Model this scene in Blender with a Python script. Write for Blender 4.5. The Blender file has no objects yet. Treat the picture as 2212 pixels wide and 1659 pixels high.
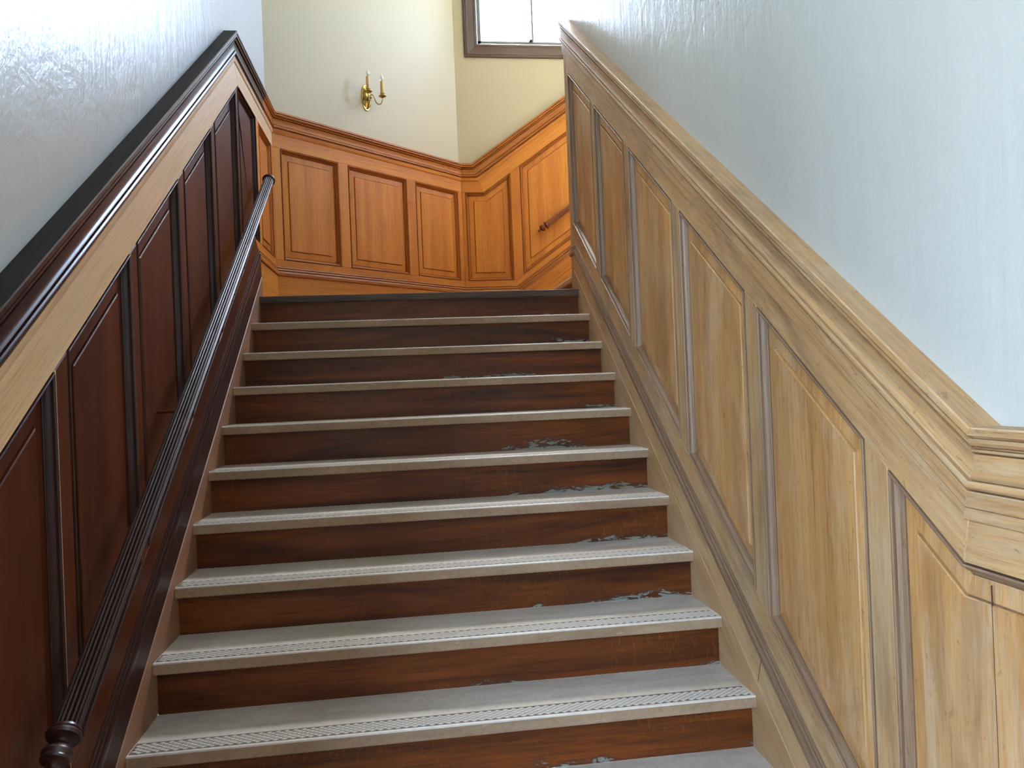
import bpy, bmesh, math, random
from mathutils import Vector, Matrix
random.seed(7)
sc = bpy.context.scene
COL = sc.collection

# ------------------------------------------------------------------ camera
FPX = 1663.97
cam_d = bpy.data.cameras.new('camera'); cam = bpy.data.objects.new('camera', cam_d); COL.objects.link(cam)
cam_d.sensor_fit = 'HORIZONTAL'; cam_d.sensor_width = 36.0; cam_d.lens = 36.0 * FPX / 2212.0
cam_d.clip_start = 0.02
_r = Vector((0.9905225, -0.1311886, -0.0406784)); _d = Vector((-0.0398373, 0.0090301, -0.9991654)); _f = Vector((0.1314464, 0.9913163, 0.0037183))
cam.matrix_world = Matrix(((_r.x, -_d.x, -_f.x, 0.81119), (_r.y, -_d.y, -_f.y, -2.23730), (_r.z, -_d.z, -_f.z, 0.96988), (0, 0, 0, 1)))
sc.camera = cam

# ------------------------------------------------------------------ world, light, exposure
EXPOSURE = 1.58
world = bpy.data.worlds.new('sky'); sc.world = world; world.use_nodes = True
_bg = world.node_tree.nodes['Background']
_sky = world.node_tree.nodes.new('ShaderNodeTexSky'); _sky.sky_type = 'NISHITA'; _sky.sun_disc = False
_sky.sun_elevation = math.radians(65); _sky.sun_rotation = 0.0; _sky.dust_density = 2.5; _sky.air_density = 1.0; _sky.ozone_density = 1.5
_wb = world.node_tree.nodes.new('ShaderNodeMix'); _wb.data_type = 'RGBA'; _wb.blend_type = 'MULTIPLY'; _wb.inputs[0].default_value = 1.0
_wb.inputs[7].default_value = (1.0, 1.07, 1.07, 1)         # camera white balance
_tc = world.node_tree.nodes.new('ShaderNodeTexCoord'); _sz = world.node_tree.nodes.new('ShaderNodeSeparateXYZ'); _mr = world.node_tree.nodes.new('ShaderNodeMapRange')
_mr.inputs[1].default_value = -.03; _mr.inputs[2].default_value = .01
world.node_tree.links.new(_tc.outputs['Generated'], _sz.inputs[0]); world.node_tree.links.new(_sz.outputs[2], _mr.inputs[0])
_gd = world.node_tree.nodes.new('ShaderNodeMix'); _gd.data_type = 'RGBA'; _gd.inputs[6].default_value = (1.7, 1.8, 1.85, 1)      # sunlit ground outside
world.node_tree.links.new(_mr.outputs[0], _gd.inputs[0]); world.node_tree.links.new(_sky.outputs[0], _gd.inputs[7])
world.node_tree.links.new(_gd.outputs[2], _wb.inputs[6]); world.node_tree.links.new(_wb.outputs[2], _bg.inputs[0])
_bg.inputs[1].default_value = 3.0
def portal(name, loc, target, sx, sy):
    l = bpy.data.lights.new(name, 'AREA'); l.shape = 'RECTANGLE'; l.size = sx; l.size_y = sy
    l.cycles.is_portal = True
    o = bpy.data.objects.new(name, l); COL.objects.link(o); o.location = loc
    o.rotation_euler = (Vector(target) - Vector(loc)).to_track_quat('-Z', 'Y').to_euler()
portal('daylight_landing_window', (2.40, 4.22, 4.84), (2.40, 0, 4.84), 1.78, 1.98)
portal('daylight_added_hall_window', (-5.05, -3.3, 1.8), (0, -3.3, 1.8), 2.4, 3.0)  # portal of the hall window added out of view
portal('daylight_added_upper_window', (5.55, 3.22, 5.1), (0, 3.22, 5.1), 1.3, 1.4)  # portal of the added window above the upper flight
portal('daylight_added_front_window', (-3.3, -6.05, 2.35), (-3.3, 0, 2.35), 3.2, 4.3)  # portal of the added window in the front wall
portal('daylight_added_side_window', (1.96, -4.4, 2.7), (0, -4.4, 2.7), 1.1, 2.4)  # portal of the added window in the right hall wall
vs = sc.view_settings
vs.view_transform = 'Standard'; vs.look = 'None'; vs.gamma = 1.0; vs.use_curve_mapping = False; vs.exposure = EXPOSURE
sc.display_settings.display_device = 'sRGB'
sc.cycles.max_bounces = 6; sc.cycles.diffuse_bounces = 4; sc.cycles.glossy_bounces = 3; sc.cycles.transparent_max_bounces = 8
sc.cycles.use_adaptive_sampling = True; sc.cycles.adaptive_threshold = .08; sc.cycles.adaptive_min_samples = 12
sc.cycles.caustics_reflective = False; sc.cycles.caustics_refractive = False

# ------------------------------------------------------------------ materials
def lin(r, g, b):
    return tuple(((c / 255) / 12.92 if c / 255 <= .04045 else ((c / 255 + .055) / 1.055) ** 2.4) for c in (r, g, b)) + (1,)
class NT:
    def __init__(s, name):
        s.m = bpy.data.materials.new(name); s.m.use_nodes = True; s.t = s.m.node_tree
        s.b = s.t.nodes['Principled BSDF']; s.out = s.t.nodes['Material Output']
    def n(s, typ, **kw):
        x = s.t.nodes.new(typ)
        for k, v in kw.items(): setattr(x, k, v)
        return x
    def put(s, sock, v):
        if isinstance(v, bpy.types.NodeSocket): s.t.links.new(v, sock)
        elif v is not None: sock.default_value = v
    def math(s, op, a, b=None, c=None, clamp=False):
        x = s.n('ShaderNodeMath', operation=op, use_clamp=clamp); s.put(x.inputs[0], a); s.put(x.inputs[1], b)
        if c is not None: s.put(x.inputs[2], c)
        return x.outputs[0]
    def mix(s, f, a, b, mode='MIX'):
        x = s.n('ShaderNodeMix', data_type='RGBA', blend_type=mode); s.put(x.inputs[0], f); s.put(x.inputs[6], a); s.put(x.inputs[7], b)
        return x.outputs[2]
    def ramp(s, v, lo, hi):
        x = s.n('ShaderNodeMapRange', clamp=True); s.put(x.inputs[0], v); x.inputs[1].default_value = lo; x.inputs[2].default_value = hi
        return x.outputs[0]
    def noise(s, vec, scale=1.0, detail=3.0, rough=.55, dist=0.0):
        x = s.n('ShaderNodeTexNoise'); s.put(x.inputs['Vector'], vec); x.inputs['Scale'].default_value = scale
        x.inputs['Detail'].default_value = detail; x.inputs['Roughness'].default_value = rough; x.inputs['Distortion'].default_value = dist
        return x.outputs[0]
    def vmul(s, vec, v):
        x = s.n('ShaderNodeVectorMath', operation='MULTIPLY'); s.put(x.inputs[0], vec); x.inputs[1].default_value = v
        return x.outputs[0]
    def grain_vec(s):
        uv = s.n('ShaderNodeUVMap'); sp = s.n('ShaderNodeSeparateXYZ'); s.t.links.new(uv.outputs[0], sp.inputs[0])
        oi = s.n('ShaderNodeObjectInfo'); rz = s.math('MULTIPLY', oi.outputs['Random'], 61.0)
        c = s.n('ShaderNodeCombineXYZ'); s.put(c.inputs[0], sp.outputs[0]); s.put(c.inputs[1], sp.outputs[1]); s.put(c.inputs[2], rz)
        return c.outputs[0], oi.outputs['Random'], sp
    def bump(s, h, strength, dist):
        x = s.n('ShaderNodeBump'); x.inputs['Strength'].default_value = strength; x.inputs['Distance'].default_value = dist
        s.put(x.inputs['Height'], h); s.t.links.new(x.outputs[0], s.b.inputs['Normal'])
def wood(name, lo, hi, dark, rough=.42, coat=0.0, pore=.5, worn=None, worn_amt=.5, fleck=None, strips=.5, spec=.5, bump=.15, rvar=.12, stain=None, stain_amt=.4):
    m = NT(name); v, rnd, sp = m.grain_vec()
    broad = m.noise(m.vmul(v, (.7, 9, 1)), 1, 3, .6, .6)
    strip = m.noise(m.vmul(v, (.12, 11, 1)), 1, 1, .4)
    fine = m.noise(m.vmul(v, (3.5, 120, 1)), 1, 4, .62)
    pores = m.noise(m.vmul(v, (14, 420, 1)), 1, 2, .6)
    t = m.math('ADD', m.math('MULTIPLY', m.ramp(broad, .3, .7), .45), m.math('MULTIPLY', m.ramp(strip, .35, .65), strips * .55))
    t = m.math('ADD', t, m.math('MULTIPLY', m.math('SUBTRACT', rnd, .5), .22), clamp=True)
    c = m.mix(t, lo, hi)
    c = m.mix(m.math('MULTIPLY', m.ramp(fine, .48, .75), .45), c, dark)
    c = m.mix(m.math('MULTIPLY', m.ramp(pores, .58, .74), pore), c, dark)
    if fleck:
        fl = m.noise(m.vmul(v, (55, 26, 1)), 1, 2, .5, .8)
        big = m.noise(m.vmul(v, (2.2, 4, 1)), 1, 1)
        c = m.mix(m.math('MULTIPLY', m.math('MULTIPLY', m.ramp(fl, .58, .66), m.ramp(big, .5, .62)), .16), c, fleck)
    if worn:
        w = m.noise(m.vmul(v, (2.2, 7, 1)), 1, 6, .68, .4)
        w2 = m.noise(m.vmul(v, (9, 90, 1)), 1, 4, .7)
        w = m.ramp(m.math('ADD', w, m.math('MULTIPLY', m.math('SUBTRACT', w2, .5), .5)), .46, .68)
        c = m.mix(m.math('MULTIPLY', w, worn_amt), c, worn)
    if stain:
        q = m.noise(m.vmul(v, (1.7, 6, 1)), 1, 6, .66, .8); q2 = m.noise(m.vmul(v, (30, 60, 1)), 1, 3, .6, .5)
        c = m.mix(m.math('MULTIPLY', m.ramp(q, .5, .72), stain_amt), c, stain)
        c = m.mix(m.math('MULTIPLY', m.ramp(q2, .64, .72), stain_amt * .9), c, stain)
    m.put(m.b.inputs['Base Color'], c)
    m.put(m.b.inputs['Roughness'], m.math('ADD', m.math('MULTIPLY', fine, rvar), rough - rvar * .5))
    m.b.inputs['Specular IOR Level'].default_value = spec
    if coat: m.b.inputs['Coat Weight'].default_value = coat; m.b.inputs['Coat Roughness'].default_value = .18
    m.bump(m.math('ADD', fine, pores), bump, .002)
    return m.m
def plaster(name, col, rough=.3, streak=1.0, spec=.5, fine=.35, bump=.08):
    m = NT(name); tc = m.n('ShaderNodeTexCoord').outputs['Object']
    run = m.noise(m.vmul(tc, (16, 16, 1.7)), 1, 4, .55, .5)
    orange = m.noise(m.vmul(tc, (60, 60, 38)), 1, 3, .6, 1.2)
    roll = m.noise(tc, 8, 4, .6, 1.0)
    tone = m.noise(tc, 1.7, 3)
    c = m.mix(m.math('MULTIPLY', m.ramp(tone, .3, .7), .10), col, tuple(x * .8 for x in col[:3]) + (1,))
    m.put(m.b.inputs['Base Color'], c); m.b.inputs['Roughness'].default_value = rough; m.b.inputs['Specular IOR Level'].default_value = spec
    h = m.math('ADD', m.math('MULTIPLY', run, streak), m.math('ADD', m.math('MULTIPLY', orange, fine), m.math('MULTIPLY', roll, .8)))
    m.bump(h, bump, .01)
    return m.m
def plain(name, col, rough=.5, metal=0.0, spec=.5, bump=0.0):
    m = NT(name); tc = m.n('ShaderNodeTexCoord').outputs['Object']
    nz = m.noise(tc, 30, 3)
    m.put(m.b.inputs['Base Color'], m.mix(m.math('MULTIPLY', nz, .25), col, tuple(x * .7 for x in col[:3]) + (1,)))
    m.b.inputs['Roughness'].default_value = rough; m.b.inputs['Metallic'].default_value = metal; m.b.inputs['Specular IOR Level'].default_value = spec
    if bump: m.bump(nz, bump, .003)
    return m.m
def glass(name, tint=(1, 1, 1, 1), gloss=.08):
    m = NT(name); t = m.n('ShaderNodeBsdfTransparent'); t.inputs[0].default_value = tint
    g = m.n('ShaderNodeBsdfGlossy'); g.inputs['Roughness'].default_value = .02
    lw = m.n('ShaderNodeLayerWeight'); lw.inputs[0].default_value = .25
    f = m.math('ADD', m.math('MULTIPLY', lw.outputs['Facing'], .35), gloss, clamp=True)
    x = m.n('ShaderNodeMixShader'); m.put(x.inputs[0], f); m.t.links.new(t.outputs[0], x.inputs[1]); m.t.links.new(g.outputs[0], x.inputs[2])
    m.t.links.new(x.outputs[0], m.out.inputs[0]); return m.m
def tread_mat(name, A_, B_, C_, D_):
    m = NT(name); v, rnd, sp = m.grain_vec()
    smear = m.noise(m.vmul(v, (2.4, 11, 1)), 1, 5, .62, .5); grit = m.noise(m.vmul(v, (60, 60, 1)), 1, 4, .7)
    scr = m.noise(m.vmul(v, (9, 75, 1)), 1, 3, .6, 1.2)
    c = m.mix(m.ramp(smear, .32, .68), A_, B_)
    c = m.mix(m.math('MULTIPLY', m.ramp(grit, .45, .7), .35), c, C_)
    c = m.mix(m.math('MULTIPLY', m.ramp(scr, .66, .73), .5), c, D_)
    m.put(m.b.inputs['Base Color'], c); m.put(m.b.inputs['Roughness'], m.math('ADD', m.math('MULTIPLY', smear, .2), .36))
    m.bump(grit, .12, .002); return m.m
def riser_mat():
    m = NT('varnished_riser'); v, rnd, sp = m.grain_vec()
    tc = m.n('ShaderNodeTexCoord').outputs['Object']; s3 = m.n('ShaderNodeSeparateXYZ'); m.put(s3.inputs[0], tc)
    broad = m.noise(m.vmul(v, (1.1, 12, 1)), 1, 4, .6, .7); fine = m.noise(m.vmul(v, (5, 140, 1)), 1, 4, .65)
    ray = m.noise(m.vmul(v, (110, 26, 1)), 1, 4, .6, 1.2); rb = m.noise(m.vmul(v, (2.0, 3, 1)), 1, 1)
    c = m.mix(m.ramp(broad, .3, .7), lin(54, 23, 11), lin(128, 64, 22))
    c = m.mix(m.math('MULTIPLY', m.ramp(fine, .48, .72), .6), c, lin(38, 16, 10))
    c = m.mix(m.math('MULTIPLY', m.math('MULTIPLY', m.ramp(ray, .55, .68), m.ramp(rb, .46, .64)), .32), c, lin(164, 100, 48))
    chip = m.noise(m.vmul(v, (16, 45, 1)), 1, 5, .7, .6); where = m.math('ADD', m.noise(m.vmul(v, (1.6, .01, 1)), 1, 1), m.math('MULTIPLY', m.math('SUBTRACT', s3.outputs[0], 1.25), .22))
    h = m.math('SUBTRACT', .034, s3.outputs[2])
    k = m.math('ADD', m.math('MULTIPLY', h, 5.5), m.math('MULTIPLY', m.math('SUBTRACT', where, .5), 1.1))
    k = m.ramp(m.math('ADD', chip, k), .79, .84)
    ed = m.ramp(m.math('ADD', m.math('ADD', chip, m.math('MULTIPLY', h, 5.5)), m.math('MULTIPLY', m.math('SUBTRACT', where, .5), 1.1)), .68, .79)
    c = m.mix(m.math('MULTIPLY', ed, .6), c, lin(66, 46, 38))
    c = m.mix(m.math('MULTIPLY', k, .8), c, lin(142, 142, 132))
    m.put(m.b.inputs['Base Color'], c); m.put(m.b.inputs['Roughness'], m.math('ADD', m.math('MULTIPLY', fine, .16), .26))
    m.b.inputs['Specular IOR Level'].default_value = .35
    m.bump(m.math('ADD', fine, m.math('MULTIPLY', k, -.8)), .2, .002); return m.m

M = {}
M['oak'] = wood('orange_oak', lin(186, 104, 28), lin(222, 146, 50), lin(122, 54, 10), .50, 0, .3, fleck=lin(230, 176, 96), strips=.7, spec=.3, bump=.06)
M['oakm'] = wood('orange_oak_molding', lin(168, 94, 30), lin(200, 126, 48), lin(96, 42, 10), .45, 0, .3, strips=.3, spec=.3, bump=.06)
M['pale'] = wood('weathered_oak', lin(170, 126, 84), lin(210, 167, 117), lin(100, 65, 42), .50, 0, .6, stain=lin(104, 74, 52), stain_amt=.55, worn=lin(190, 168, 138), worn_amt=.55, strips=.5, bump=.25)
M['palep'] = wood('weathered_oak_panel', lin(168, 114, 64), lin(208, 154, 96), lin(104, 62, 34), .48, 0, .5, stain=lin(112, 70, 42), stain_amt=.5, worn=lin(196, 172, 140), worn_amt=.55, strips=1.0, bump=.2)
M['palem'] = wood('weathered_oak_molding', lin(124, 92, 68), lin(160, 124, 92), lin(66, 44, 34), .48, 0, .55, stain=lin(84, 60, 48), stain_amt=.5, worn=lin(152, 132, 112), worn_amt=.35, strips=.3, bump=.2)
M['tan'] = wood('light_rail_oak', lin(204, 162, 116), lin(234, 198, 150), lin(142, 102, 68), .45, 0, .4, worn=lin(196, 172, 138), worn_amt=.45, strips=.4)
M['dark'] = wood('dark_mahogany', lin(68, 29, 10), lin(104, 48, 17), lin(36, 15, 7), .42, .0, .25, strips=.5, bump=.04, spec=.22)
M['darkm'] = wood('dark_mahogany_molding', lin(46, 25, 19), lin(70, 40, 30), lin(24, 12, 10), .42, 0, .2, strips=.3, bump=.04, spec=.3)
M['darkg'] = wood('dark_polished_mahogany', lin(46, 26, 22), lin(72, 43, 35), lin(22, 12, 11), .33, .08, .2, strips=.3, bump=.04)
M['black'] = wood('blackened_cap', lin(30, 25, 22), lin(44, 37, 32), lin(14, 10, 9), .62, 0, .3, strips=.3, spec=.2)
M['string'] = wood('brown_string', lin(138, 96, 68), lin(164, 118, 84), lin(96, 60, 42), .5, 0, .4, strips=.3, worn=lin(150, 120, 100), worn_amt=.3)
M['stringr'] = wood('tan_string', lin(166, 124, 84), lin(192, 150, 106), lin(114, 78, 52), .5, 0, .4, strips=.3, worn=lin(178, 156, 130), worn_amt=.45)
M['oakd'] = wood('dark_orange_oak', lin(128, 64, 20), lin(164, 92, 36), lin(70, 28, 8), .36, .05, .3, strips=.3, bump=.05)
M['paint'] = plaster('gloss_grey_paint', lin(182, 181, 176), .30, 1.0, .38, .32, .27)
M['cream'] = plaster('cream_paint', lin(192, 179, 148), .5, .2, .4, .2)
M['ceil'] = plaster('ceiling_paint', lin(232, 228, 216), .7, .1, .3, .2)
M['tread'] = tread_mat('worn_tread_cover', lin(198, 188, 176), lin(226, 217, 206), lin(166, 152, 138), lin(238, 230, 220)); M['nose'] = tread_mat('worn_nosing_edge', lin(148, 120, 95), lin(176, 148, 120), lin(112, 86, 66), lin(214, 192, 168)); M['riser'] = riser_mat()
M['grip'] = plain('grip_diamond', lin(204, 195, 184), .40)
M['dirt'] = plain('grip_groove_dirt', lin(108, 96, 86), .8)
M['topnose'] = wood('dark_worn_nosing', lin(60, 44, 36), lin(86, 66, 54), lin(30, 20, 16), .45, 0, .4, worn=lin(150, 130, 112), worn_amt=.25)
M['floor'] = wood('hall_floor_oak', lin(120, 86, 54), lin(160, 120, 80), lin(70, 46, 28), .4, .1)
M['casing'] = wood('brown_window_casing', lin(84, 62, 52), lin(112, 84, 68), lin(48, 32, 28), .38, .15, .3)
M['sash'] = plain('grey_sash', lin(120, 124, 120), .5)
M['glass'] = glass('window_glass')
M['bulb'] = glass('bulb_glass', (.93, .93, .9, 1), .14)
M['brass'] = plain('polished_brass', lin(188, 166, 98), .2, 1.0)
M['sleeve'] = plain('candle_sleeve', lin(222, 178, 112), .6)
M['fil'] = plain('filament', lin(150, 140, 120), .4, .8)
M['iron'] = plain('dark_iron', lin(50, 46, 44), .5, .7)
M['seam'] = plain('open_joint', lin(70, 52, 40), .9)

# ------------------------------------------------------------------ mesh helpers
class MB:
    def __init__(s): s.v = []; s.f = []; s.mi = []
    def add(s, verts, faces, mi=0):
        o = len(s.v); s.v += [tuple(p) for p in verts]
        for f in faces: s.f.append(tuple(i + o for i in f)); s.mi.append(mi)
    def build(s, name, mats, parent=None, grain=(0, 0, 1), origin=(0, 0, 0), smooth=False, recalc=True):
        O = Vector(origin); me = bpy.data.meshes.new(name)
        me.from_pydata([Vector(p) - O for p in s.v], [], s.f)
        if not isinstance(mats, (list, tuple)): mats = [mats]
        for m in mats: me.materials.append(m)
        for p, k in zip(me.polygons, s.mi): p.material_index = k
        if recalc:
            bm = bmesh.new(); bm.from_mesh(me); bmesh.ops.recalc_face_normals(bm, faces=bm.faces); bm.to_mesh(me); bm.free()
        uv_project(me, grain)
        if smooth:
            for p in me.polygons: p.use_smooth = True
            if smooth != 'all': me.set_sharp_from_angle(angle=math.radians(38))
        o = bpy.data.objects.new(name, me); COL.objects.link(o); o.location = O
        if parent is not None:
            o.parent = parent; q = parent; w = Vector((0, 0, 0))
            while q is not None: w += q.location; q = q.parent
            o.location = O - w
        return o
def uv_project(me, grain):
    g0 = Vector(grain).normalized(); uv = me.uv_layers.new(name='UVMap')
    for p in me.polygons:
        n = p.normal; g = g0 - n * g0.dot(n)
        if g.length < .15: g = n.orthogonal()
        g.normalize(); c = n.cross(g)
        for li in p.loop_indices:
            q = me.vertices[me.loops[li].vertex_index].co; uv.data[li].uv = (q.dot(g), q.dot(c))
def tag(o, label, cat=None, group=None, kind=None):
    o['label'] = label
    if cat: o['category'] = cat
    if group: o['group'] = group
    if kind: o['kind'] = kind
    return o
def empty(name, loc=(0, 0, 0)):
    o = bpy.data.objects.new(name, None); COL.objects.link(o); o.location = loc; o.empty_display_size = .1
    return o
def box(mb, x0, x1, y0, y1, z0, z1, mi=0):
    v = [(x, y, z) for z in (z0, z1) for y in (y0, y1) for x in (x0, x1)]
    mb.add(v, [(0, 2, 3, 1), (4, 5, 7, 6), (0, 1, 5, 4), (1, 3, 7, 5), (3, 2, 6, 7), (2, 0, 4, 6)], mi)
def inset(poly, d):
    n = len(poly); a = sum(poly[i][0] * poly[(i + 1) % n][1] - poly[(i + 1) % n][0] * poly[i][1] for i in range(n))
    sg = 1 if a > 0 else -1; out = []
    for i in range(n):
        p0, p1, p2 = Vector(poly[i - 1]), Vector(poly[i]), Vector(poly[(i + 1) % n])
        e1 = (p1 - p0).normalized(); e2 = (p2 - p1).normalized()
        n1 = Vector((-e1.y, e1.x)) * sg; n2 = Vector((-e2.y, e2.x)) * sg
        m = (n1 + n2); m = m / max(.2, 1 + n1.dot(n2))
        q = p1 + m * d; out.append((q.x, q.y))
    return out
class Frame:                                   # a wall face: s runs along the wall, z up, p out of the wall
    def __init__(s, o, sd, n): s.o = Vector(o); s.sd = Vector(sd).normalized(); s.n = Vector(n).normalized()
    def P(s, a, z, p=0): return s.o + s.sd * a + Vector((0, 0, z)) + s.n * p
    def dirv(s, ds, dz): return s.sd * ds + Vector((0, 0, dz))
def rings(mb, fr, poly, prof, cap_first=False, cap_last=False, mi=0):
    n = len(poly); vs_ = []
    for d, p in prof: vs_ += [fr.P(a, z, p) for a, z in (inset(poly, d) if d else poly)]
    fs = []
    for k in range(len(prof) - 1):
        for i in range(n):
            j = (i + 1) % n; fs.append((k * n + i, k * n + j, (k + 1) * n + j, (k + 1) * n + i))
    if cap_first: fs.append(tuple(range(n))[::-1])
    if cap_last: fs.append(tuple((len(prof) - 1) * n + i for i in range(n)))
    mb.add(vs_, fs, mi)
def board(name, mat, parent, fr, poly, p0, p1, grain, ch=.0015):
    mb = MB(); rings(mb, fr, poly, [(0, p0), (0, p1 - ch), (ch, p1)], True, True)
    return mb.build(name, mat, parent, grain)
def sweep(name, mat, parent, pts, norms, prof, segs, top=None):
    """profile (p out, h up) along a path; one object for each listed segment, mitred at every joint"""
    n = len(pts); D = [(pts[i + 1] - pts[i]).normalized() for i in range(n - 1)]
    U = [];
    for i in range(n - 1):
        u = norms[i].cross(D[i]); U.append(u if u.z > 0 else -u)
    def vec(i):
        js = [j for j in (i - 1, i) if 0 <= j < n - 1]
        if len(js) == 1: return norms[js[0]], U[js[0]]
        a, b = js; res = []
        for tp, th in ((1, 0), (0, 1)):
            A = []; B = []
            for j in (a, b): A += [norms[j], U[j]]; B += [tp, th]
            m = Matrix(((0, 0, 0), (0, 0, 0), (0, 0, 0))); r = Vector((0, 0, 0))
            for row, bb in zip(A, B):
                for q in range(3):
                    for w in range(3): m[q][w] += row[q] * row[w]
                    r[q] += row[q] * bb
            res.append(m.inverted_safe() @ r)
        return res
    PV = [vec(i) for i in range(n)]; out = []; k = len(prof)
    for j in segs:
        mb = MB(); v = []
        for i in (j, j + 1): v += [pts[i] + PV[i][0] * p + PV[i][1] * h for p, h in prof]
        f = [(q, (q + 1) % k, k + (q + 1) % k, k + q) for q in range(k)]
        f += [tuple(range(k))[::-1], tuple(k + q for q in range(k))]
        mb.add(v, f)
        if top: mb.mi[0] = 1
        mj = mat[j] if isinstance(mat, dict) else mat
        out.append(mb.build(name, [mj, top if mj is M['darkg'] else mj] if top else mj, parent, D[j], smooth=True))
    return out
def basis(axis):
    a = Vector(axis).normalized(); u = Vector((0, 0, 1)) - a * a.z
    if u.length < .01: u = Vector((1, 0, 0))
    u.normalize(); return a, u, a.cross(u)
def lathe(mb, base, axis, prof, seg=24, mi=0, mod=None):
    a, u, w = basis(axis); base = Vector(base); v = []; f = []
    for t, r in prof:
        for i in range(seg):
            th = 2 * math.pi * i / seg; rr = max(r, 1e-4) * (mod(th) if mod else 1)
            v.append(base + a * t + (u * math.cos(th) + w * math.sin(th)) * rr)
    for k in range(len(prof) - 1):
        for i in range(seg): f.append((k * seg + i, k * seg + (i + 1) % seg, (k + 1) * seg + (i + 1) % seg, (k + 1) * seg + i))
    f.append(tuple(range(seg))[::-1]); f.append(tuple((len(prof) - 1) * seg + i for i in range(seg)))
    mb.add(v, f, mi)
def tube(mb, pts, r, seg=10, mi=0):
    pts = [Vector(p) for p in pts]; v = []; f = []
    for i, p in enumerate(pts):
        d = (pts[min(i + 1, len(pts) - 1)] - pts[max(i - 1, 0)]).normalized(); a, u, w = basis(d)
        rr = r[i] if isinstance(r, (list, tuple)) else r
        for k in range(seg):
            th = 2 * math.pi * k / seg; v.append(p + (u * math.cos(th) + w * math.sin(th)) * rr)
    for i in range(len(pts) - 1):
        for k in range(seg): f.append((i * seg + k, i * seg + (k + 1) % seg, (i + 1) * seg + (k + 1) % seg, (i + 1) * seg + k))
    f.append(tuple(range(seg))[::-1]); f.append(tuple((len(pts) - 1) * seg + i for i in range(seg)))
    mb.add(v, f, mi)
def bez(p0, p1, p2, p3, n=12):
    p0, p1, p2, p3 = map(Vector, (p0, p1, p2, p3))
    return [p0 * (1 - t) ** 3 + p1 * 3 * t * (1 - t) ** 2 + p2 * 3 * t * t * (1 - t) + p3 * t ** 3 for t in [i / n for i in range(n + 1)]]

# ------------------------------------------------------------------ dimensions
RISE, GO, W = .17, .24403, 1.81864
S = RISE / GO
ZL = 9 * RISE                 # landing height
ZF = -3 * RISE                # hall floor
ZC = 6.2                      # ceiling
TH = .034                     # panelling thickness in front of the plaster
XL, XR = -.006, W + .006      # face of stiles
C1 = Vector((XL, 2.872, 0)); C2 = Vector((1.295, 4.068, 0))
T2 = (C2 - C1).normalized(); N2 = Vector((T2.y, -T2.x, 0))
FL = Frame((XL, 0, 0), (0, 1, 0), (1, 0, 0)); FR = Frame((XR, 0, 0), (0, 1, 0), (-1, 0, 0))
F2 = Frame(C1, T2, N2); F3 = Frame((0, C2.y, 0), (1, 0, 0), (0, -1, 0))
L2 = (C2 - C1).length
YEND = 2.385                  # the right wall ends here
YLO = -1.32                   # the left wall ends here
YRO = -6.0
X3 = 5.5                      # far end of the upper flight

# ------------------------------------------------------------------ shell
def struct(name, mb, mat, label, **k):
    o = mb.build(name, mat, None, **k); tag(o, label, kind='structure'); return o
mb = MB(); box(mb, XL - TH - .22, XL - TH, YLO, 3.2, ZF, ZC); struct('wall_left', mb, M['paint'], 'glossy grey plaster wall above the dark panelling on the left of the stairs')
mb = MB(); rings(mb, F2, [(-.3, ZF), (L2 + .3, ZF), (L2 + .3, ZC), (-.3, ZC)], [(0, -TH - .2), (0, -TH)], True, True)
# cut the corner wall to the room: ends lie behind the neighbouring walls
struct('wall_corner', mb, M['cream'], 'cream plaster wall set at an angle across the landing, with the brass sconce')
yb = C2.y + TH
WX0, WX1, WZ0, WZ1 = 1.481, 3.319, 3.822, 5.85      # window opening; its unseen right and top parts enlarged for more light
mb = MB()
for b in ((1.05, WX0, ZF, ZC), (WX1, X3 + .2, ZF, ZC), (WX0, WX1, ZF, WZ0), (WX0, WX1, WZ1, ZC)):
    box(mb, b[0], b[1], yb, yb + .2, b[2], b[3])
struct('wall_back', mb, M['cream'], 'pale cream plaster wall with the window above the upper flight')
mb = MB()
for b in ((YRO, -4.95, ZF, ZC), (-3.85, YEND - TH, ZF, ZC), (-4.95, -3.85, ZF, 1.5), (-4.95, -3.85, 3.9, ZC)): box(mb, XR + TH, XR + TH + .2, b[0], b[1], b[2], b[3])
struct('wall_right', mb, M['paint'], 'glossy grey-blue plaster wall above the weathered oak panelling on the right')
mb = MB(); box(mb, XR + TH + .2, X3, YEND - TH - .2, YEND - TH, ZF, ZC); struct('wall_right_return', mb, M['cream'], 'plaster wall behind the right panelling along the upper flight')
mb = MB()
for b in ((2.0, 2.55, ZF, ZC), (3.9, 4.4, ZF, ZC), (2.55, 3.9, ZF, 4.4), (2.55, 3.9, 5.8, ZC)): box(mb, X3, X3 + .2, b[0], b[1], b[2], b[3])
struct('wall_far_right', mb, M['cream'], 'end wall of the upper flight with an added window')
mb = MB()
for b in ((-6.2, -4.5, ZF, ZC), (-2.1, YLO, ZF, ZC), (-4.5, -2.1, ZF, .3), (-4.5, -2.1, 3.3, ZC)): box(mb, -5.2, -5.0, b[0], b[1], b[2], b[3])
struct('wall_hall_left', mb, M['paint'], 'hall wall with an added tall window, left of the stair foot')
mb = MB(); box(mb, -5.2, XL - TH - .22, YLO, YLO + .2, ZF, ZC); struct('wall_hall_back', mb, M['paint'], 'hall wall beside the foot of the stairs')
mb = MB()
for b in ((-5.2, -4.9, ZF, ZC), (-1.7, 2.2, ZF, ZC), (-4.9, -1.7, ZF, .2), (-4.9, -1.7, 4.5, ZC)): box(mb, b[0], b[1], -6.2, -6.0, b[2], b[3])
struct('wall_hall_front', mb, M['paint'], 'front wall of the hall facing the stairs')
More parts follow.
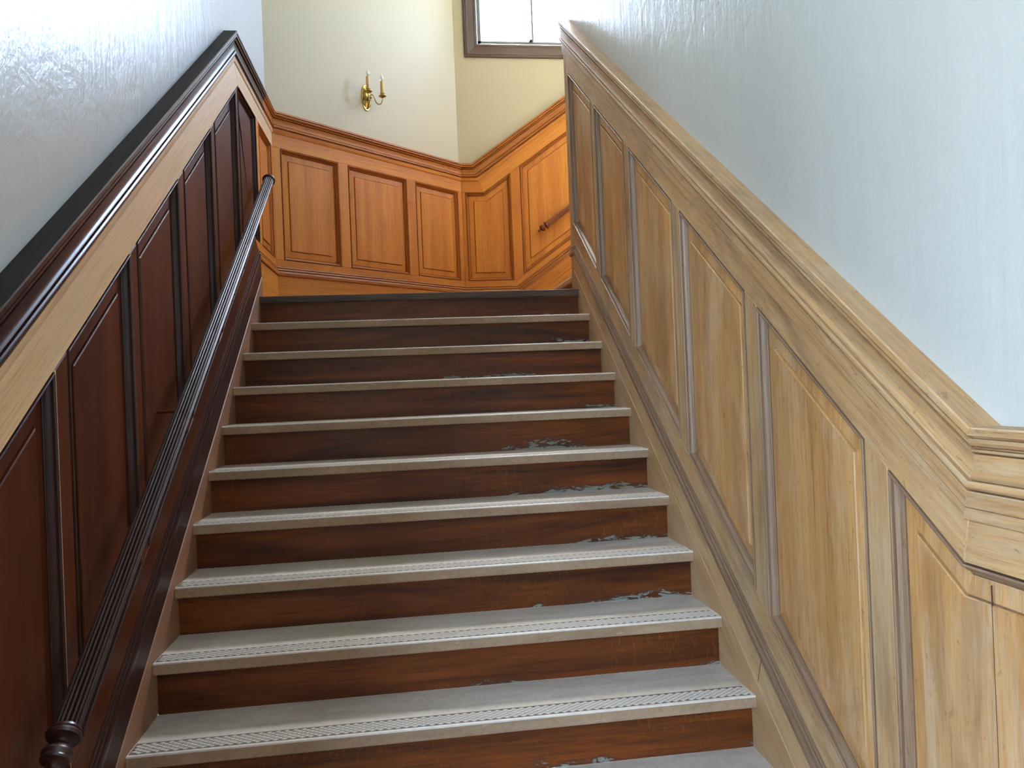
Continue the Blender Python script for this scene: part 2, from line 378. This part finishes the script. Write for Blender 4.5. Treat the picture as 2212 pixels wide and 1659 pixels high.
mb = MB(); box(mb, -5.2, X3 + .2, -6.2, 4.4, ZC, ZC + .15); struct('ceiling', mb, M['ceil'], 'white ceiling high above the stairwell')
mb = MB(); box(mb, -5.2, XR + TH + .2, -6.2, -.2, ZF - .12, ZF); struct('floor', mb, M['floor'], 'oak floor of the hall at the foot of the stairs', grain=(1, 0, 0))
mb = MB()
fl = [(0, 9 * GO + .03), (W, 9 * GO + .03), (W, YEND), (2.0, YEND), (2.0, C2.y), (C2.x, C2.y), (XL, C1.y), (XL, 9 * GO + .03)]
k = len(fl); mb.add([(x, y, ZL - .04) for x, y in fl] + [(x, y, ZL) for x, y in fl], [tuple(range(k))[::-1], tuple(range(k, 2 * k))] + [(i, (i + 1) % k, k + (i + 1) % k, k + i) for i in range(k)])
struct('floor_landing', mb, M['floor'], 'oak landing floor between the two flights', grain=(1, 0, 0))

# ------------------------------------------------------------------ panelling
class Band:                    # a horizontal-slope-horizontal line on a stair wall
    def __init__(s, lo, v, hi, sl=S, s0=0): s.lo, s.v, s.hi, s.sl, s.s0 = lo, v, hi, sl, s0
    def f(s, y): return s.sl * (y - s.s0) + s.v
    def z(s, y):
        z = s.f(y)
        if s.lo is not None: z = max(z, s.lo)
        if s.hi is not None: z = min(z, s.hi)
        return z
    def kinks(s): return [(h - s.v) / s.sl + s.s0 for h in (s.lo, s.hi) if h is not None]
    def pts(s, a, b): return [(y, s.z(y)) for y in [a] + [k for k in s.kinks() if a + .004 < k < b - .004] + [b]]
def band_boards(name, mat, parent, fr, A, B, a, b, p0, p1, ch=.0015):
    """boards between two bands, one per straight run, mitred at the kinks; mat may be a function of the run's middle"""
    outs = []
    def ends(q):
        if q.sl == 0: return [a, a, b, b]
        return [a, a if q.lo is None else (q.lo - q.v) / q.sl + q.s0, b if q.hi is None else (q.hi - q.v) / q.sl + q.s0, b]
    ea, eb = ends(A), ends(B); n = 2
    for i in range(n + 1):
        a0, a1, b0, b1 = max(a, ea[i]), min(b, ea[i + 1]), max(a, eb[i]), min(b, eb[i + 1])
        if a1 - a0 < .003 and b1 - b0 < .003: continue
        if a1 < a0 or b1 < b0: continue
        a1 = max(a1, a0 + .001); b1 = max(b1, b0 + .001)
        poly = [(a0, A.z(a0)), (a1, A.z(a1)), (b1, B.z(b1)), (b0, B.z(b0))]
        mid = (a0 + a1) / 2; dz = A.z(a1) - A.z(a0)
        outs.append(board(name, mat(mid) if callable(mat) else mat, parent, fr, poly, p0, p1, fr.dirv(a1 - a0, dz), ch))
    return outs
MOLD = [(.0, -.0150), (.0036, -.0150), (.0036, .0012), (.0056, .0032), (.0082, .0028), (.0098, -.0006), (.0098, -.0095), (.0122, -.0095), (.0122, -.0060), (.0150, -.0085), (.0178, -.0135), (.0196, -.0190), (.0222, -.0192), (.0232, -.0215), (.0232, -.0290), (.0270, -.0290)]
def panel(parent, fr, A, B, a, b, mp, mm, margin=.044):
    poly = A.pts(a, b) + B.pts(a, b)[::-1]
    mb = MB(); rings(mb, fr, poly, [(.010, -.032), (.0266, -.032), (.0266, -.0235), (.0215 + margin, -.0210), (.0215 + margin, -.0285), (.0250 + margin, -.0285), (.0250 + margin, -.0170), (.0275 + margin, -.0145)], True, True)
    o = mb.build('panel', mp, parent, (0, 0, 1))
    # moulding frame: one strip per side so that the grain follows each side
    n = len(poly); ri = [(inset(poly, d) if d else poly) for d, p in MOLD]; mb2 = MB()
    for i in range(n):
        j = (i + 1) % n; v = []
        for (d, p), r in zip(MOLD, ri): v += [fr.P(*r[i], p), fr.P(*r[j], p)]
        mb2.add(v, [(2 * q, 2 * q + 1, 2 * q + 3, 2 * q + 2) for q in range(len(MOLD) - 1)])
    m = mb2.build('panel_molding', mm, o, (0, 0, 1), recalc=False)
    me = m.data; ctr = fr.P(sum(q[0] for q in poly) / n, sum(q[1] for q in poly) / n, 1.0)
    bm = bmesh.new(); bm.from_mesh(me)
    for f in bm.faces:
        if f.normal.dot(fr.n) < -.05 or (abs(f.normal.dot(fr.n)) <= .05 and f.normal.dot(ctr - f.calc_center_median()) < 0): f.normal_flip()
    bm.to_mesh(me); bm.free()
    # re-project grain along each side
    uvl = me.uv_layers[0]; per = len(MOLD) - 1
    for pi, p in enumerate(me.polygons):
        i = pi // per; q0, q1 = poly[i], poly[(i + 1) % n]; g = fr.dirv(q1[0] - q0[0], q1[1] - q0[1]).normalized(); nn = p.normal
        c = nn.cross(g)
        for li in p.loop_indices:
            q = me.vertices[me.loops[li].vertex_index].co; uvl.data[li].uv = (q.dot(g), q.dot(c))
    return o
def stile(parent, fr, A, B, a, b, mat, p=0.0):
    poly = A.pts(a, b) + B.pts(a, b)[::-1]
    o = board('stile', mat, parent, fr, poly, -TH, p, (0, 0, 1), 0.005 if mat is M['dark'] else .0014)
    if mat is M['dark']:                       # edges rubbed down to the bare oak
        o.data.materials.append(M['tan'])
        for f in o.data.polygons:
            if .2 < f.normal.dot(fr.n) < .9 and abs(f.normal.z) < .2: f.material_index = 1
    return o
def cap_profile(H, e=.030):
    k = H / .122
    p = [(-TH, 0), (e - .003, 0), (e, -.003), (e, -.0145), (e - .014, -.0150), (e - .014, -.0195), (e - .003, -.0200), (e - .0030, -.027), (e - .008, -.0325), (e - .012, -.0350), (e - .024, -.0355), (e - .024, -.0395), (e - .011, -.0400), (e - .012, -.0445), (e - .031, -.0450), (e - .031, -.0490)]
    p += [(.0105, -.0495), (.0070, -.060), (.0050, -.072), (.0045, -.082), (.0065, -.091), (.0095, -.0945), (.0000, -.0950), (.0000, -.0990), (.0125, -.0995), (.0155, -.104), (.0160, -.109), (.0140, -.1130), (.0110, -.1145), (-.004, -.1150), (-.004, -.1185), (.0085, -.1190), (.0085, -.122), (-TH, -.122)]
    return [(a, h * k) for a, h in p]
BASEP = [(-TH, 0), (.003, 0), (.0050, -.004), (.0050, -.0075), (-.010, -.0080), (-.010, -.0125), (.006, -.0130), (.0090, -.018), (.0085, -.0240), (-.008, -.0245), (-.008, -.0290), (.010, -.0295), (.0130, -.037), (.0140, -.046), (.0120, -.0515), (.0125, -.056), (-TH, -.056)]
ARCH = [(-TH, 0), (.0085, 0), (.0085, -.026), (.0015, -.0263), (.0015, -.029), (.0062, -.0293), (.0062, -.050), (-.001, -.0503), (-.001, -.053), (.0020, -.0535), (-TH, -.055)]

def stair_panels(t, fr, B, a, b, opens, mats, capH):
    """B: dict of bands; opens: list of (a,b); mats: functions of s"""
    edges = sorted(opens); cuts = [a] + [x for o in edges for x in o] + [b]
    for o in edges: panel(t, fr, B['ob'], B['ot'], o[0], o[1], mats['panel'](sum(o) / 2), mats['mold'](sum(o) / 2))
    for i in range(0, len(cuts), 2): stile(t, fr, B['ob'], B['ot'], cuts[i], cuts[i + 1], mats['stile']((cuts[i] + cuts[i + 1]) / 2))
    band_boards('top_rail', mats['rail'], t, fr, B['ot'], B['rt'], a, b, -TH, .0)
    band_boards('bottom_rail', mats['brail'], t, fr, B['bt'], B['ob'], a, b, -TH, .0)
    band_boards('base_board', mats['base'], t, fr, B['ar'], B['bm'], a, b, -TH, .004)
def path(fr, band, a, b): return [fr.P(s_, z, 0) for s_, z in band.pts(a, b)]

CL = dict(ar=Band(ZF + .13, .05, ZL + .13), bm=Band(ZF + .235, .165, 1.763), bt=Band(ZF + .29, .235, 1.806), ob=Band(ZF + .38, .333, 1.852), ot=Band(.638, 1.277, 2.58), rt=Band(.785, 1.452, 2.698), cap=Band(.8945, 1.588, 2.81))
CR = dict(ar=Band(ZF + .13, .05, ZL + .13), bm=Band(ZF + .235, .165, 1.763), bt=Band(ZF + .29, .235, 1.806), ob=Band(ZF + .38, .333, None), ot=Band(.608, 1.247, None), rt=Band(.7425, 1.400, None), cap=Band(.8645, 1.549, None))
K = lambda m: (lambda s_: M[m])
# left wall
t1 = empty('trim_1', (XL, YLO, ZF)); tag(t1, 'dark stained raised panelling with a light rail and black cap on the left wall', kind='structure')
split = lambda y0, m0, m1: (lambda s_: M[m0] if s_ < y0 else M[m1])
mats = dict(panel=split(2.35, 'dark', 'oak'), mold=split(2.35, 'darkm', 'oakm'), stile=split(1.83, 'dark', 'oak'), rail=lambda s_: M['tan'], brail=split(2.2, 'dark', 'oak'), base=split(2.2, 'darkm', 'oak'))
stair_panels(t1, FL, CL, YLO, C1.y, [(-1.25, -.845), (-.775, -.320), (-.249, .207), (.266, .735), (.809, 1.263), (1.325, 1.799), (1.851, 2.321), (2.405, 2.822)], mats, .1115)
# right wall
t2 = empty('trim_2', (XR, YRO, ZF)); tag(t2, 'weathered pale oak raised panelling with moulded cap on the right wall', kind='structure')
mr = dict(panel=K('palep'), mold=K('palem'), stile=K('pale'), rail=K('pale'), brail=K('pale'), base=K('pale'))
stair_panels(t2, FR, CR, YRO, YEND, [(-5.7, -5.1), (-4.98, -4.38), (-4.26, -3.66), (-3.54, -2.94), (-2.82, -2.2), (-2.08, -1.5), (-1.42, -.693), (-.613, -.096), (-.021, .512), (.584, 1.129), (1.191, 1.707), (1.764, 2.291)], mr, .122)
# back walls: corner wall (flat) and window wall (flat then rising)
t3 = empty('trim_3', C1 + Vector((0, 0, ZL))); tag(t3, 'orange oak raised panelling of three panels across the angled landing wall', kind='structure')
FB = dict(ar=Band(ZL + .13, 0, ZL + .13, 0), bm=Band(1.763, 0, 1.763, 0), bt=Band(1.806, 0, 1.806, 0), ob=Band(1.852, 0, 1.852, 0), ot=Band(2.58, 0, 2.58, 0), rt=Band(2.698, 0, 2.698, 0), cap=Band(2.81, 0, 2.81, 0))
for bnd in FB.values(): bnd.kinks = lambda: []
mo = dict(panel=K('oak'), mold=K('oakm'), stile=K('oak'), rail=K('oak'), brail=K('oak'), base=K('oak'))
stair_panels(t3, F2, FB, 0, L2, [(.058, .522), (.605, 1.164), (1.250, 1.725)], mo, .1115)
S3 = .71
def B3(z, kx): b_ = Band(z, z, None, S3, kx); return b_
C3 = dict(ar=B3(ZL + .13, 1.785), bm=B3(1.763, 1.735), bt=B3(1.806, 1.728), ob=B3(1.852, 1.72), ot=B3(2.58, 1.478), rt=B3(2.698, 1.428), cap=B3(2.81, 1.385))
t4 = empty('trim_4', C2 + Vector((0, 0, ZL))); tag(t4, 'orange oak raised panelling climbing with the upper flight below the window', kind='structure')
stair_panels(t4, F3, C3, C2.x, X3, [(1.325, 1.703), (1.783, 2.42), (2.50, 3.10), (3.18, 3.78), (3.86, 4.46), (4.54, 5.14)], mo, .1115)
# caps, architraves and base mouldings swept and mitred round the corners
def run(name, parents, bands, prof, matsx):
    """whole left-to-right path: left wall, corner wall, window wall"""
    pL = path(FL, bands[0], YLO, C1.y); p2 = path(F2, bands[1], 0, L2); p3 = path(F3, bands[2], C2.x, X3)
    pts = pL + p2[1:] + p3[1:]; nL, n2, n3 = len(pL) - 1, len(p2) - 1, len(p3) - 1
    if name == 'cap_rail':     # the stained part of the landing cap stops half way
        q = nL; mid = pts[q - 1].lerp(pts[q], .72); pts.insert(q, mid); nL += 1
    norms = [FL.n] * nL + [F2.n] * n2 + [F3.n] * n3
    mt = {i: matsx(i, nL, n2) for i in range(len(norms))}
    for par, seg in ((parents[0], range(nL)), (parents[1], range(nL, nL + n2)), (parents[2], range(nL + n2, nL + n2 + n3))):
        sweep(name, mt, par, pts, norms, prof, seg, M['black'] if name == 'cap_rail' else None)
run('cap_rail', (t1, t3, t4), (CL['cap'], FB['cap'], C3['cap']), cap_profile(.1115), lambda i, a, b: M['darkg'] if i < a - 1 else M['oakm'])
run('base_molding', (t1, t3, t4), (CL['bt'], FB['bt'], C3['bt']), BASEP, lambda i, a, b: M['darkg'] if i < a - 1 else M['oakm'])
run('rail_fillet', (t1, t3, t4), (CL['rt'], FB['rt'], C3['rt']), [(-TH, .001), (.006, .001), (.006, -.022), (.003, -.026), (-TH, -.026)], lambda i, a, b: M['tan'] if i < a else M['oak'])
def run_right(name, band, prof, mat):
    pts = path(FR, band, YRO, YEND)
    # the moulding returns round the end of the wall
    pts.append(pts[-1] + Vector((.6, 0, 0))); norms = [FR.n] * (len(pts) - 2) + [Vector((0, 1, 0))]
    # make the return level so that it mitres with the raking run
    sweep(name, mat, t2, pts[:-1], norms[:-1], prof, range(len(pts) - 2))
run_right('cap_rail', CR['cap'], cap_profile(.122), M['pale'])
run_right('base_molding', CR['bt'], BASEP, M['palem'])
run_right('rail_fillet', CR['rt'], ARCH, M['pale'])
# end post closing the panelling at the head of the right wall
mb = MB(); box(mb, XR - .001, XR + TH + .22, YEND - TH, YEND + .002, ZL, S * YEND + 1.42)
mb.build('end_post', M['pale'], t2)
# open joint in the split lower panel
mb = MB(); rings(mb, FR, [(-.966, ZF + .45), (-.9645, ZF + .45), (-.9645, .575), (-.966, .575)], [(0, -.0165), (0, -.0142)], True, True)
mb.build('panel_joint', M['seam'], t2)

yc = -.012
mb = MB(); rings(mb, FR, [(yc, S * yc + .052), (yc + .0022, S * yc + .052), (yc - .028, S * yc + .135), (yc - .072, S * yc + .168), (yc - .074, S * yc + .166), (yc - .031, S * yc + .133)], [(0, -.002), (0, .0043)], True, True)
mb.build('base_joint', M['seam'], t2)

# ------------------------------------------------------------------ the stairs
st = empty('staircase', (0, -2 * GO, ZF)); tag(st, 'wide wooden staircase with worn grey treads and dark varnished risers', 'staircase')
def tread_mesh(width, axis):
    prof = [(.278, 0), (.006, 0), (.0018, -.0012), (0, -.005), (0, -.034), (.0015, -.037), (.004, -.038), (.278, -.038)]
    mb = MB(); n = len(prof)
    for xx in (0.0, width): mb.v += [(xx, y, z) for y, z in prof]
    mb.f = [(i, (i + 1) % n, n + (i + 1) % n, n + i) for i in range(n)] + [tuple(range(n))[::-1], tuple(n + i for i in range(n))]; mb.mi = [0, 0, 0, 1, 1, 1, 1, 0, 1, 1]
    return mb
def grip_mesh(width):
    mb = MB(); y0, y1 = .010, .080; px, py = .0245, .0165; h = .0016
    mb.add([(0.002, y0, .0002), (width - .012, y0, .0002), (width - .012, y1, .0002), (.002, y1, .0002)], [(0, 1, 2, 3)], 1)
    rows = int(round((y1 - y0) / (py / 2))) - 1
    for r in range(1, rows + 1):
        cy = y0 + r * py / 2; off = (r % 2) * px / 2; nx = int(width / px) + 1
        for c in range(nx):
            cx = .015 + off + c * px
            if cx + px / 2 > width - .001: continue
            a, b = px * .5 - .0022, py * .5 - .0015; a2, b2 = a - .0012, b - .0008
            v = [(cx - a, cy, .0002), (cx, cy - b, .0002), (cx + a, cy, .0002), (cx, cy + b, .0002), (cx - a2, cy, h), (cx, cy - b2, h), (cx + a2, cy, h), (cx, cy + b2, h)]
            mb.add(v, [(4, 5, 6, 7), (0, 1, 5, 4), (1, 2, 6, 5), (2, 3, 7, 6), (3, 0, 4, 7)], 0)
    return mb
tm = tread_mesh(W - .001, 0).build('tread', [M['tread'], M['nose']], None, (1, 0, 0)); tm_me = tm.data; bpy.data.objects.remove(tm)
gm = grip_mesh(W - .001).build('grip_strip', [M['grip'], M['dirt']], None, (1, 0, 0), recalc=False); gm_me = gm.data; bpy.data.objects.remove(gm)
mbr = MB(); box(mbr, 0, W - .001, 0, .02, .0, RISE - .038)
rm = mbr.build('riser', M['riser'], None, (1, 0, 0)); rm_me = rm.data; bpy.data.objects.remove(rm)
def part(name, me, parent, loc):
    o = bpy.data.objects.new(name, me); COL.objects.link(o); o.parent = parent; o.location = Vector(loc) - (parent.matrix_world.translation if parent.parent else parent.location)
    return o
def place(name, me, root, parent, loc):
    o = bpy.data.objects.new(name, me); COL.objects.link(o); o.parent = parent
    base = root.location + (parent.location if parent is not root else Vector((0, 0, 0)))
    o.location = Vector(loc) - base; return o
for i in range(-2, 10):
    y, z = i * GO, i * RISE
    td = place('tread', tm_me, st, st, (.0005, y, z))
    if i == 9:
        td.data = tm_me.copy(); td.data.materials[0] = M['topnose']; td.data.materials[1] = M['topnose']; td['label'] = 'dark worn top nosing at the landing'
    else:
        gs = place('grip_strip', gm_me, st, td, (.0005, y, z)); gs['kind'] = 'stuff'; gs['label'] = 'diamond pattern grip strip along the nosing'
    place('riser', rm_me, st, st, (.0005, y + .034, z - RISE))
lowv, arv = Band(ZF, -.30, None), CL['ar']
for fr, mat in ((FL, M['string']), (FR, M['stringr'])):
    y_top = (ZL + .13 - .05) / S
    y_bot = (ZF + .30) / S
    poly = [(-.62, ZF), (y_bot, ZF), (y_top, S * y_top - .30), (y_top, ZL + .13), (-.62, ZF + .13 - .0)]
    poly = [(-.617, ZF), ((ZF + .30) / S, ZF), (y_top, S * y_top - .30), (y_top, S * y_top + .05), (-.617, S * -.617 + .05)]
    board('string_board', mat, st, fr, poly, -.012, .006, (0, 1, S), .003)
# plinths on the landing and in the hall, part of the panelling
def plinth(t, fr, poly, mat): board('plinth', mat, t, fr, poly, -TH, .005, fr.dirv(1, 0), .002)
yk = (ZL + .13 - .05) / S
plinth(t1, FL, [(yk, ZL), (C1.y, ZL), (C1.y, ZL + .13), (yk, ZL + .13)], M['oak'])
plinth(t2, FR, [(yk, ZL), (YEND, ZL), (YEND, ZL + .13), (yk, ZL + .13)], M['pale'])
plinth(t1, FL, [(YLO, ZF), (-.617, ZF), (-.617, ZF + .13), (YLO, ZF + .13)], M['dark'])
plinth(t2, FR, [(YRO, ZF), (-.617, ZF), (-.617, ZF + .13), (YRO, ZF + .13)], M['pale'])
plinth(t3, F2, [(0, ZL), (L2, ZL), (L2, ZL + .13), (0, ZL + .13)], M['oak'])
plinth(t4, F3, [(C2.x, ZL), (1.785, ZL), (1.785, ZL + .13), (C2.x, ZL + .13)], M['oak'])
# upper flight, climbing to the right from the landing
su = empty('staircase', (1.9, YEND, ZL)); tag(su, 'upper flight of stairs climbing to the right behind the wall end', 'staircase')
UW = C2.y - YEND - .012; GO3 = RISE / S3
um = tread_mesh(UW, 0); um.v = [(y, UW - x, z) for x, y, z in um.v]
u1 = um.build('tread', [M['tread'], M['nose']], None, (0, 1, 0)); u1_me = u1.data; bpy.data.objects.remove(u1)
mbr = MB(); box(mbr, 0, .02, 0, UW, 0, RISE - .038); u2 = mbr.build('riser', M['riser'], None, (0, 1, 0)); u2_me = u2.data; bpy.data.objects.remove(u2)
for i in range(1, 13):
    x, z = 1.92 + (i - 1) * GO3, ZL + i * RISE
    place('tread', u1_me, su, su, (x, YEND + .006, z)); place('riser', u2_me, su, su, (x + .028, YEND + .006, z - RISE))
x1 = 5.4
board('string_board', M['oak'], su, F3, [(1.785, ZL), (1.95, ZL), (x1, ZL + S3 * (x1 - 1.95)), (x1, C3['ar'].z(x1)), (1.785, ZL + .13)], -.012, .005, (1, 0, S3), .003)

# ------------------------------------------------------------------ handrails
def handrail(name, label, mat, p0, p1, R, wall_n, finial0, finial1, n=14, brackets=()):
    p0, p1 = Vector(p0), Vector(p1); ax = (p1 - p0).normalized(); Ln = (p1 - p0).length
    t = empty(name, p0); tag(t, label, 'handrail', 'fluted wooden handrails')
    mod = lambda th: 1 - .26 * (1 - abs(math.sin(n * th / 2)) ** .6)
    mb = MB(); lathe(mb, p0, ax, [(0, R), (Ln, R)], n * 8, 0, mod); mb.build('rail', mat, t, ax, origin=p0, smooth=True)
    for prof, base, a, nm in ((finial0, p0, -ax, 'finial'), (finial1, p1, ax, 'finial')):
        if prof:
            mb = MB(); lathe(mb, base, a, [(q * R, r * R) for q, r in prof], 32); mb.build(nm, mat, t, ax, origin=base, smooth=True)
    for f in brackets:
        q = p0.lerp(p1, f); mb = MB()
        tube(mb, [q - wall_n * (R * .6), q - wall_n * (brackets_depth * .6), q - wall_n * brackets_depth], .005, 8)
        mb.build('bracket', M['dark'], t, ax, origin=q, smooth=True)
    return t
MUSH = [(-.25, .8), (-.25, 1.10), (-.1, 1.24), (.12, 1.30), (.34, 1.24), (.52, 1.06), (.64, .8), (.72, .45), (.74, .1)]
TURN = [(-.2, .9), (-.2, 1.08), (0, 1.16), (.12, 1.08), (.15, 1.0), (.2, 1.2), (.42, 1.34), (.62, 1.22), (.70, .95), (.85, .62), (1.0, .52), (1.15, .55), (1.3, .72), (1.5, 1.02), (1.85, 1.16), (2.2, 1.02), (2.35, 1.08), (2.48, 1.0), (2.6, .62), (2.8, .34), (3.0, .28), (3.15, .34), (3.3, .46), (3.5, .50), (3.72, .42), (3.86, .2), (3.9, .04)]
brackets_depth = .104
HV = .632; HX = .065
handrail('handrail', 'dark fluted round handrail along the left panelling of the main stairs', M['darkg'], (HX, -.50, S * -.50 + HV), (HX, 2.262, S * 2.262 + HV - .012), .0275, Vector((1, 0, 0)), TURN, MUSH, 16, (.34,))
brackets_depth = .07
h0 = Vector((1.985, 4.005, 2.295)); handrail('handrail', 'short orange oak handrail with turned finial below the window', M['oakd'], h0, h0 + Vector((1, 0, .72)).normalized() * 3.4, .025, Vector((0, -1, 0)), TURN, MUSH, 12, (.5, .9))

# ------------------------------------------------------------------ window of the landing
def window(name, label, fr, x0, x1, z0, z1, cw, cd, muntins, depth, transoms=(), sash_w=.036):
    """x0..z1 is the clear opening inside the casing; cw casing width"""
    t = empty(name, fr.P((x0 + x1) / 2, z0, 0)); tag(t, label, kind='structure')
    prof = [(0, -.002), (0, .012), (.006, .017), (.016, .018), (.020, .013), (.026, .016), (.032, .013), (cw - .03, .006), (cw - .022, .010), (cw - .006, .008), (cw, .0), (cw + .004, -depth)]
    poly = [(x0 - cw, z0 - cw), (x1 + cw, z0 - cw), (x1 + cw, z1 + cw), (x0 - cw, z1 + cw)]
    rs = [inset(poly, d) if d else poly for d, p in prof]
    for i in range(4):
        j = (i + 1) % 4; mb = MB(); v = []
        for (d, p), r in zip(prof, rs): v += [fr.P(*r[i], p), fr.P(*r[j], p)]
        mb.add(v, [(2 * q, 2 * q + 1, 2 * q + 3, 2 * q + 2) for q in range(len(prof) - 1)])
        o = mb.build('casing', M['casing'], t, fr.dirv(poly[j][0] - poly[i][0], poly[j][1] - poly[i][1]), recalc=False)
        bm = bmesh.new(); bm.from_mesh(o.data)
        c = fr.P((x0 + x1) / 2, (z0 + z1) / 2, 3.0)
        for f in bm.faces:
            if f.normal.dot(c - f.calc_center_median()) < 0: f.normal_flip()
        bm.to_mesh(o.data); bm.free()
    sw = sash_w; d0, d1 = -depth - .02, -depth + .022
    for nm, pl in (('sash_rail', [(x0, z0), (x1, z0), (x1, z0 + sw * 1.4), (x0, z0 + sw * 1.4)]), ('sash_rail', [(x0, z1 - sw), (x1, z1 - sw), (x1, z1), (x0, z1)]),
                   ('sash_stile', [(x0, z0), (x0 + sw, z0), (x0 + sw, z1), (x0, z1)]), ('sash_stile', [(x1 - sw, z0), (x1, z0), (x1, z1), (x1 - sw, z1)])):
        board(nm, M['sash'], t, fr, pl, d0, d1, (0, 0, 1), .004)
    xs = [x0 + sw] + list(muntins) + [x1 - sw]; zs = [z0 + sw] + list(transoms) + [z1 - sw]
    for mx in muntins: board('muntin', M['sash'], t, fr, [(mx - .008, z0 + sw), (mx + .008, z0 + sw), (mx + .008, z1 - sw), (mx - .008, z1 - sw)], d0, d1 - .008, (0, 0, 1), .003)
    for mz in transoms: board('muntin', M['sash'], t, fr, [(x0 + sw, mz - .01), (x1 - sw, mz - .01), (x1 - sw, mz + .01), (x0 + sw, mz + .01)], d0, d1 - .008, (1, 0, 0), .003)
    for i in range(len(xs) - 1):
        for k_ in range(len(zs) - 1):
            board('pane', M['glass'], t, fr, [(xs[i], zs[k_]), (xs[i + 1], zs[k_]), (xs[i + 1], zs[k_ + 1]), (xs[i], zs[k_ + 1])], -depth - .004, -depth, (0, 0, 1), .0005)
    return t
F3W = Frame((0, yb, 0), (1, 0, 0), (0, -1, 0))
w1 = window('window_1', 'bright window in a moulded brown casing on the landing wall', F3W, WX0, WX1, WZ0, WZ1, .116, .02, [1.957, 2.400, 2.843], .075)
mb = MB(); board('latch', M['iron'], w1, F3W, [(1.918, WZ0 + .045), (1.95, WZ0 + .045), (1.95, WZ0 + .066), (1.93, WZ0 + .066)], -.06, -.045, (1, 0, 0), .002)
FHW = Frame((-5.0, 0, 0), (0, 1, 0), (1, 0, 0))
window('added_window_2', 'added unseen tall hall window left of the stair foot, for daylight', FHW, -4.5, -2.1, .3, 3.3, .12, .02, [-3.7, -2.9], .09, [1.8])  # window added out of view to carry daylight to the stair foot
FUW = Frame((X3, 0, 0), (0, 1, 0), (-1, 0, 0))
window('added_window_3', 'added unseen window at the head of the upper flight, for light on the landing', FUW, 2.55, 3.9, 4.4, 5.8, .11, .02, [3.22], .09)  # unseen window, invented to light the angled landing wall
FFW = Frame((0, -6.0, 0), (1, 0, 0), (0, 1, 0))
window('added_window_4', 'added unseen window in the front wall of the hall, for light on the lower steps', FFW, -4.9, -1.7, .2, 4.5, .12, .02, [-3.83, -2.77], .09, [1.6, 3.0])  # invented window out of view, placed to light the lower steps

FSW = Frame((XR + TH, 0, 0), (0, 1, 0), (-1, 0, 0))
window('added_window_5', 'added unseen window in the right hall wall behind the stair foot, for light on the left wall', FSW, -4.95, -3.85, 1.5, 3.9, .12, .02, [-4.4], .09, [2.8])  # extra unseen window, put in to brighten the left wall

# ------------------------------------------------------------------ brass sconce
base = Vector((.602, 0, 3.120)); base.y = C1.y + (base.x - C1.x) * T2.y / T2.x
base = base - N2 * TH                       # on the plaster
sn = empty('wall_sconce', base); tag(sn, 'brass wall sconce with two electric candles on the cream wall', 'wall lamp')
mb = MB(); v = []; f = []; sg = 40
PL = [(1.0, 0), (1.0, .003), (.96, .006), (.90, .005), (.82, .007), (.70, .011), (.50, .016), (.25, .020), (.04, .021)]
for k_, d in PL:
    for i in range(sg):
        th = 2 * math.pi * i / sg; v.append(base + T2 * (math.cos(th) * .044 * k_) + Vector((0, 0, math.sin(th) * .098 * k_)) + N2 * d)
for r in range(len(PL) - 1):
    for i in range(sg): f.append((r * sg + i, r * sg + (i + 1) % sg, (r + 1) * sg + (i + 1) % sg, (r + 1) * sg + i))
f.append(tuple((len(PL) - 1) * sg + i for i in range(sg))); f.append(tuple(range(sg))[::-1])
mb.add(v, f); mb.build('backplate', M['brass'], sn, origin=base, smooth=True)
hub = base + N2 * .02 + Vector((0, 0, -.012))
mb = MB(); lathe(mb, hub - N2 * .005, N2, [(0, .016), (.006, .017), (.012, .012), (.02, .013), (.028, .010), (.034, .006), (.040, .008), (.046, .005), (.048, .001)], 20)
lathe(mb, hub + N2 * .014 + Vector((0, 0, -.034)), (0, 0, 1), [(0, .001), (.004, .006), (.010, .008), (.016, .004), (.020, .010), (.030, .013), (.040, .008)], 16)
mb.build('hub', M['brass'], sn, origin=hub, smooth=True)
for sgn in (-1, 1):
    e = base + N2 * .103 + T2 * (.066 * sgn) + Vector((0, 0, -.008))
    a0 = hub + N2 * .012; dirn = (e - a0); dirn.z = 0
    mid = a0 + dirn * .45 + Vector((0, 0, -.012))
    pts = bez(a0, a0 + dirn * .18 + Vector((0, 0, .045)), a0 + dirn * .34 + Vector((0, 0, .030)), mid, 10) + bez(mid, a0 + dirn * .56 + Vector((0, 0, -.060)), e + dirn * .02 + Vector((0, 0, -.060)), e, 12)[1:]
    mb = MB(); tube(mb, pts, .0042, 10); arm = mb.build('arm', M['brass'], sn, origin=e, smooth=True)
    mb = MB(); lathe(mb, e, (0, 0, 1), [(-.006, .004), (-.002, .010), (0, .012), (.003, .022), (.009, .0290), (.0105, .0285), (.006, .020), (.006, .010), (.010, .0085), (.018, .010), (.024, .0135), (.028, .0165), (.030, .0165), (.030, .012)], 28)
    mb.build('drip_pan', M['brass'], arm, origin=e, smooth=True)
    top = e + Vector((0, 0, .030))
    mb = MB(); lathe(mb, top, (0, 0, 1), [(0, .0125), (.002, .0132), (.084, .0128), (.087, .0115), (.087, .006)], 24)
    mb.build('candle', M['sleeve'], arm, origin=e, smooth=True)
    bt = top + Vector((0, 0, .086))
    mb = MB(); lathe(mb, bt, (0, 0, 1), [(0, .0065), (.004, .0075), (.010, .0120), (.018, .0142), (.026, .0132), (.036, .0095), (.046, .0050), (.054, .0020), (.058, .0006)], 20)
    lathe(mb, bt, (0, 0, 1), [(0, .0062), (.012, .0030), (.022, .0024), (.028, .0006)], 8, 1)
    mb.build('bulb', [M['bulb'], M['fil']], arm, origin=e, smooth=True)
